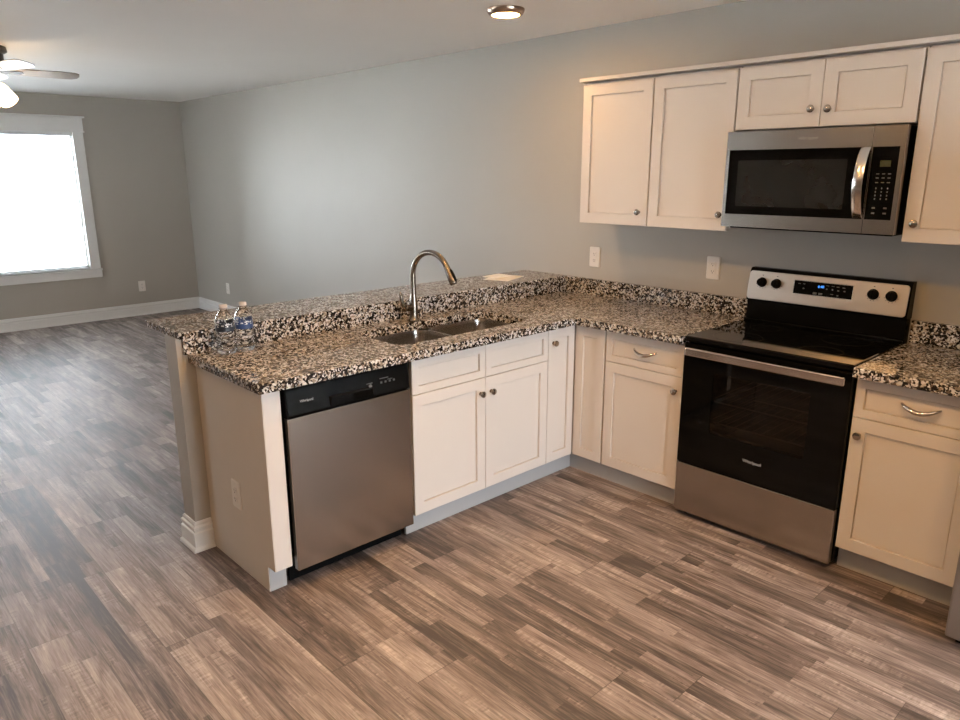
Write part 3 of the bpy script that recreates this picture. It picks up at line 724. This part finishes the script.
def sheet(c, z, rz, w, h, label, t=.0012):
    m = MB(); m.box(-w/2, w/2, -h/2, h/2, 0, t); bm = m.bm; bm.transform(Matrix.Translation((c[0], c[1], z)) @ Matrix.Rotation(rz, 4, 'Z'))
    tag(m.build('paper_sheet', 'paper', origin=(c[0], c[1], z)), label, 'paper', 'papers on the bar')
sheet((-.790, -.385), ZB+.0004, math.radians(20), .17, .25, 'lower white paper sheet lying flat on the bar top')
sheet((-.850, -.385), ZB+.0022, math.radians(6), .11, .16, 'smaller white folded paper lying on top of the larger sheet', .006)

# ------------------------------------------------------------------ ceiling lights and fan
def disc_light(x, y, label, lens='lensbright'):
    t = thing('ceiling_light', (x, y, H-.035), label, 'ceiling light', 'kitchen ceiling lights')
    mt = Matrix.Translation((x, y, H))
    MB().lathe([(.060, -.0005), (.098, -.0005), (.098, -.012), (.090, -.026), (.078, -.032), (.072, -.030), (.072, -.012), (.060, -.012), (.060, -.0005)], mt, 40).build('trim_ring', 'bronze', t, True)
    MB().lathe([(.0715, -.012), (.0715, -.024), (.055, -.030), (.03, -.033), (0, -.034)], mt, 40).build('lens', lens, t, True)
disc_light(-.44, -.735, 'round lit ceiling light with a bronze ring above the peninsula', 'lens')
disc_light(.55, -2.1, 'round ceiling light over the kitchen floor, above the view')
disc_light(1.6, -2.1, 'unseen round ceiling light added to brighten the stove side, above the view')  # added so the right-hand cabinet fronts get more light
disc_light(2.6, -2.1, 'unseen round ceiling light added near the refrigerator to brighten the kitchen')  # unseen extra lamp, put in for more warm light
disc_light(.75, -3.8, 'unseen round ceiling light added behind the camera to light the end panel')  # added fill from the camera side for the peninsula end
FXc, FYc = -3.58, -2.53
fn = thing('ceiling_fan', (FXc, FYc, 2.0), 'dark ceiling fan with grey blades and lit shades at the left edge', 'ceiling fan')
mt = Matrix.Translation((FXc, FYc, 0))
MB().lathe([(0, H-.0005), (.160, H-.0005), (.165, H-.03), (.140, H-.045), (.138, 2.375), (0.12, 2.362), (0, 2.362)], mt, 36).build('canopy', 'fandark', fn, True)
MB().lathe([(0, 2.364), (.085, 2.364), (.10, 2.35), (.10, 2.318), (.085, 2.305), (.05, 2.298), (.055, 2.235), (.03, 2.22), (0, 2.22)], mt, 36).build('motor_housing', 'fandark', fn, True)
for k in range(5):
    an = math.radians(15+72*k); Rm = Matrix.Translation((FXc, FYc, 2.335)) @ Matrix.Rotation(an, 4, 'Z') @ Matrix.Rotation(math.radians(-13), 4, 'X')
    out = [(.16, -.045), (.22, -.058), (.46, -.066), (.55, -.062), (.582, -.040), (.590, 0), (.582, .040), (.55, .062), (.46, .066), (.22, .058), (.16, .045)]
    m = MB(); m.prism(out, [], -.003, .003, 0, Rm); bd = m.build('blade', 'blade', fn)
    m = MB(); m.prism([(.09, -.018), (.17, -.03), (.23, -.022), (.245, 0), (.23, .022), (.17, .03), (.09, .018)], [], -.008, -.0032, 0, Rm); m.build('blade_bracket', 'fandark', bd)
for k in range(3):
    an = math.radians(40+120*k); dv = Vector((math.cos(an), math.sin(an), 0))
    c0 = Vector((FXc, FYc, 2.25))+dv*.04; c1 = Vector((FXc, FYc, 2.25))+dv*.075; ax = (dv*.62+Vector((0, 0, -.78))).normalized()
    MB().tube([c0, c1, c1+ax*.03, c1+ax*.045], [.012, .014, .024, .030], 12).build('lamp_arm', 'fandark', fn, True)
    q = ax.to_track_quat('Z', 'Y').to_matrix().to_4x4(); q.translation = c1+ax*.03
    MB().lathe([(.026, 0), (.046, .010), (.053, .04), (.058, .125), (.054, .125), (.049, .04), (.040, .014), (.0, .008)], q, 28).build('lamp_shade', 'shade', fn, True)
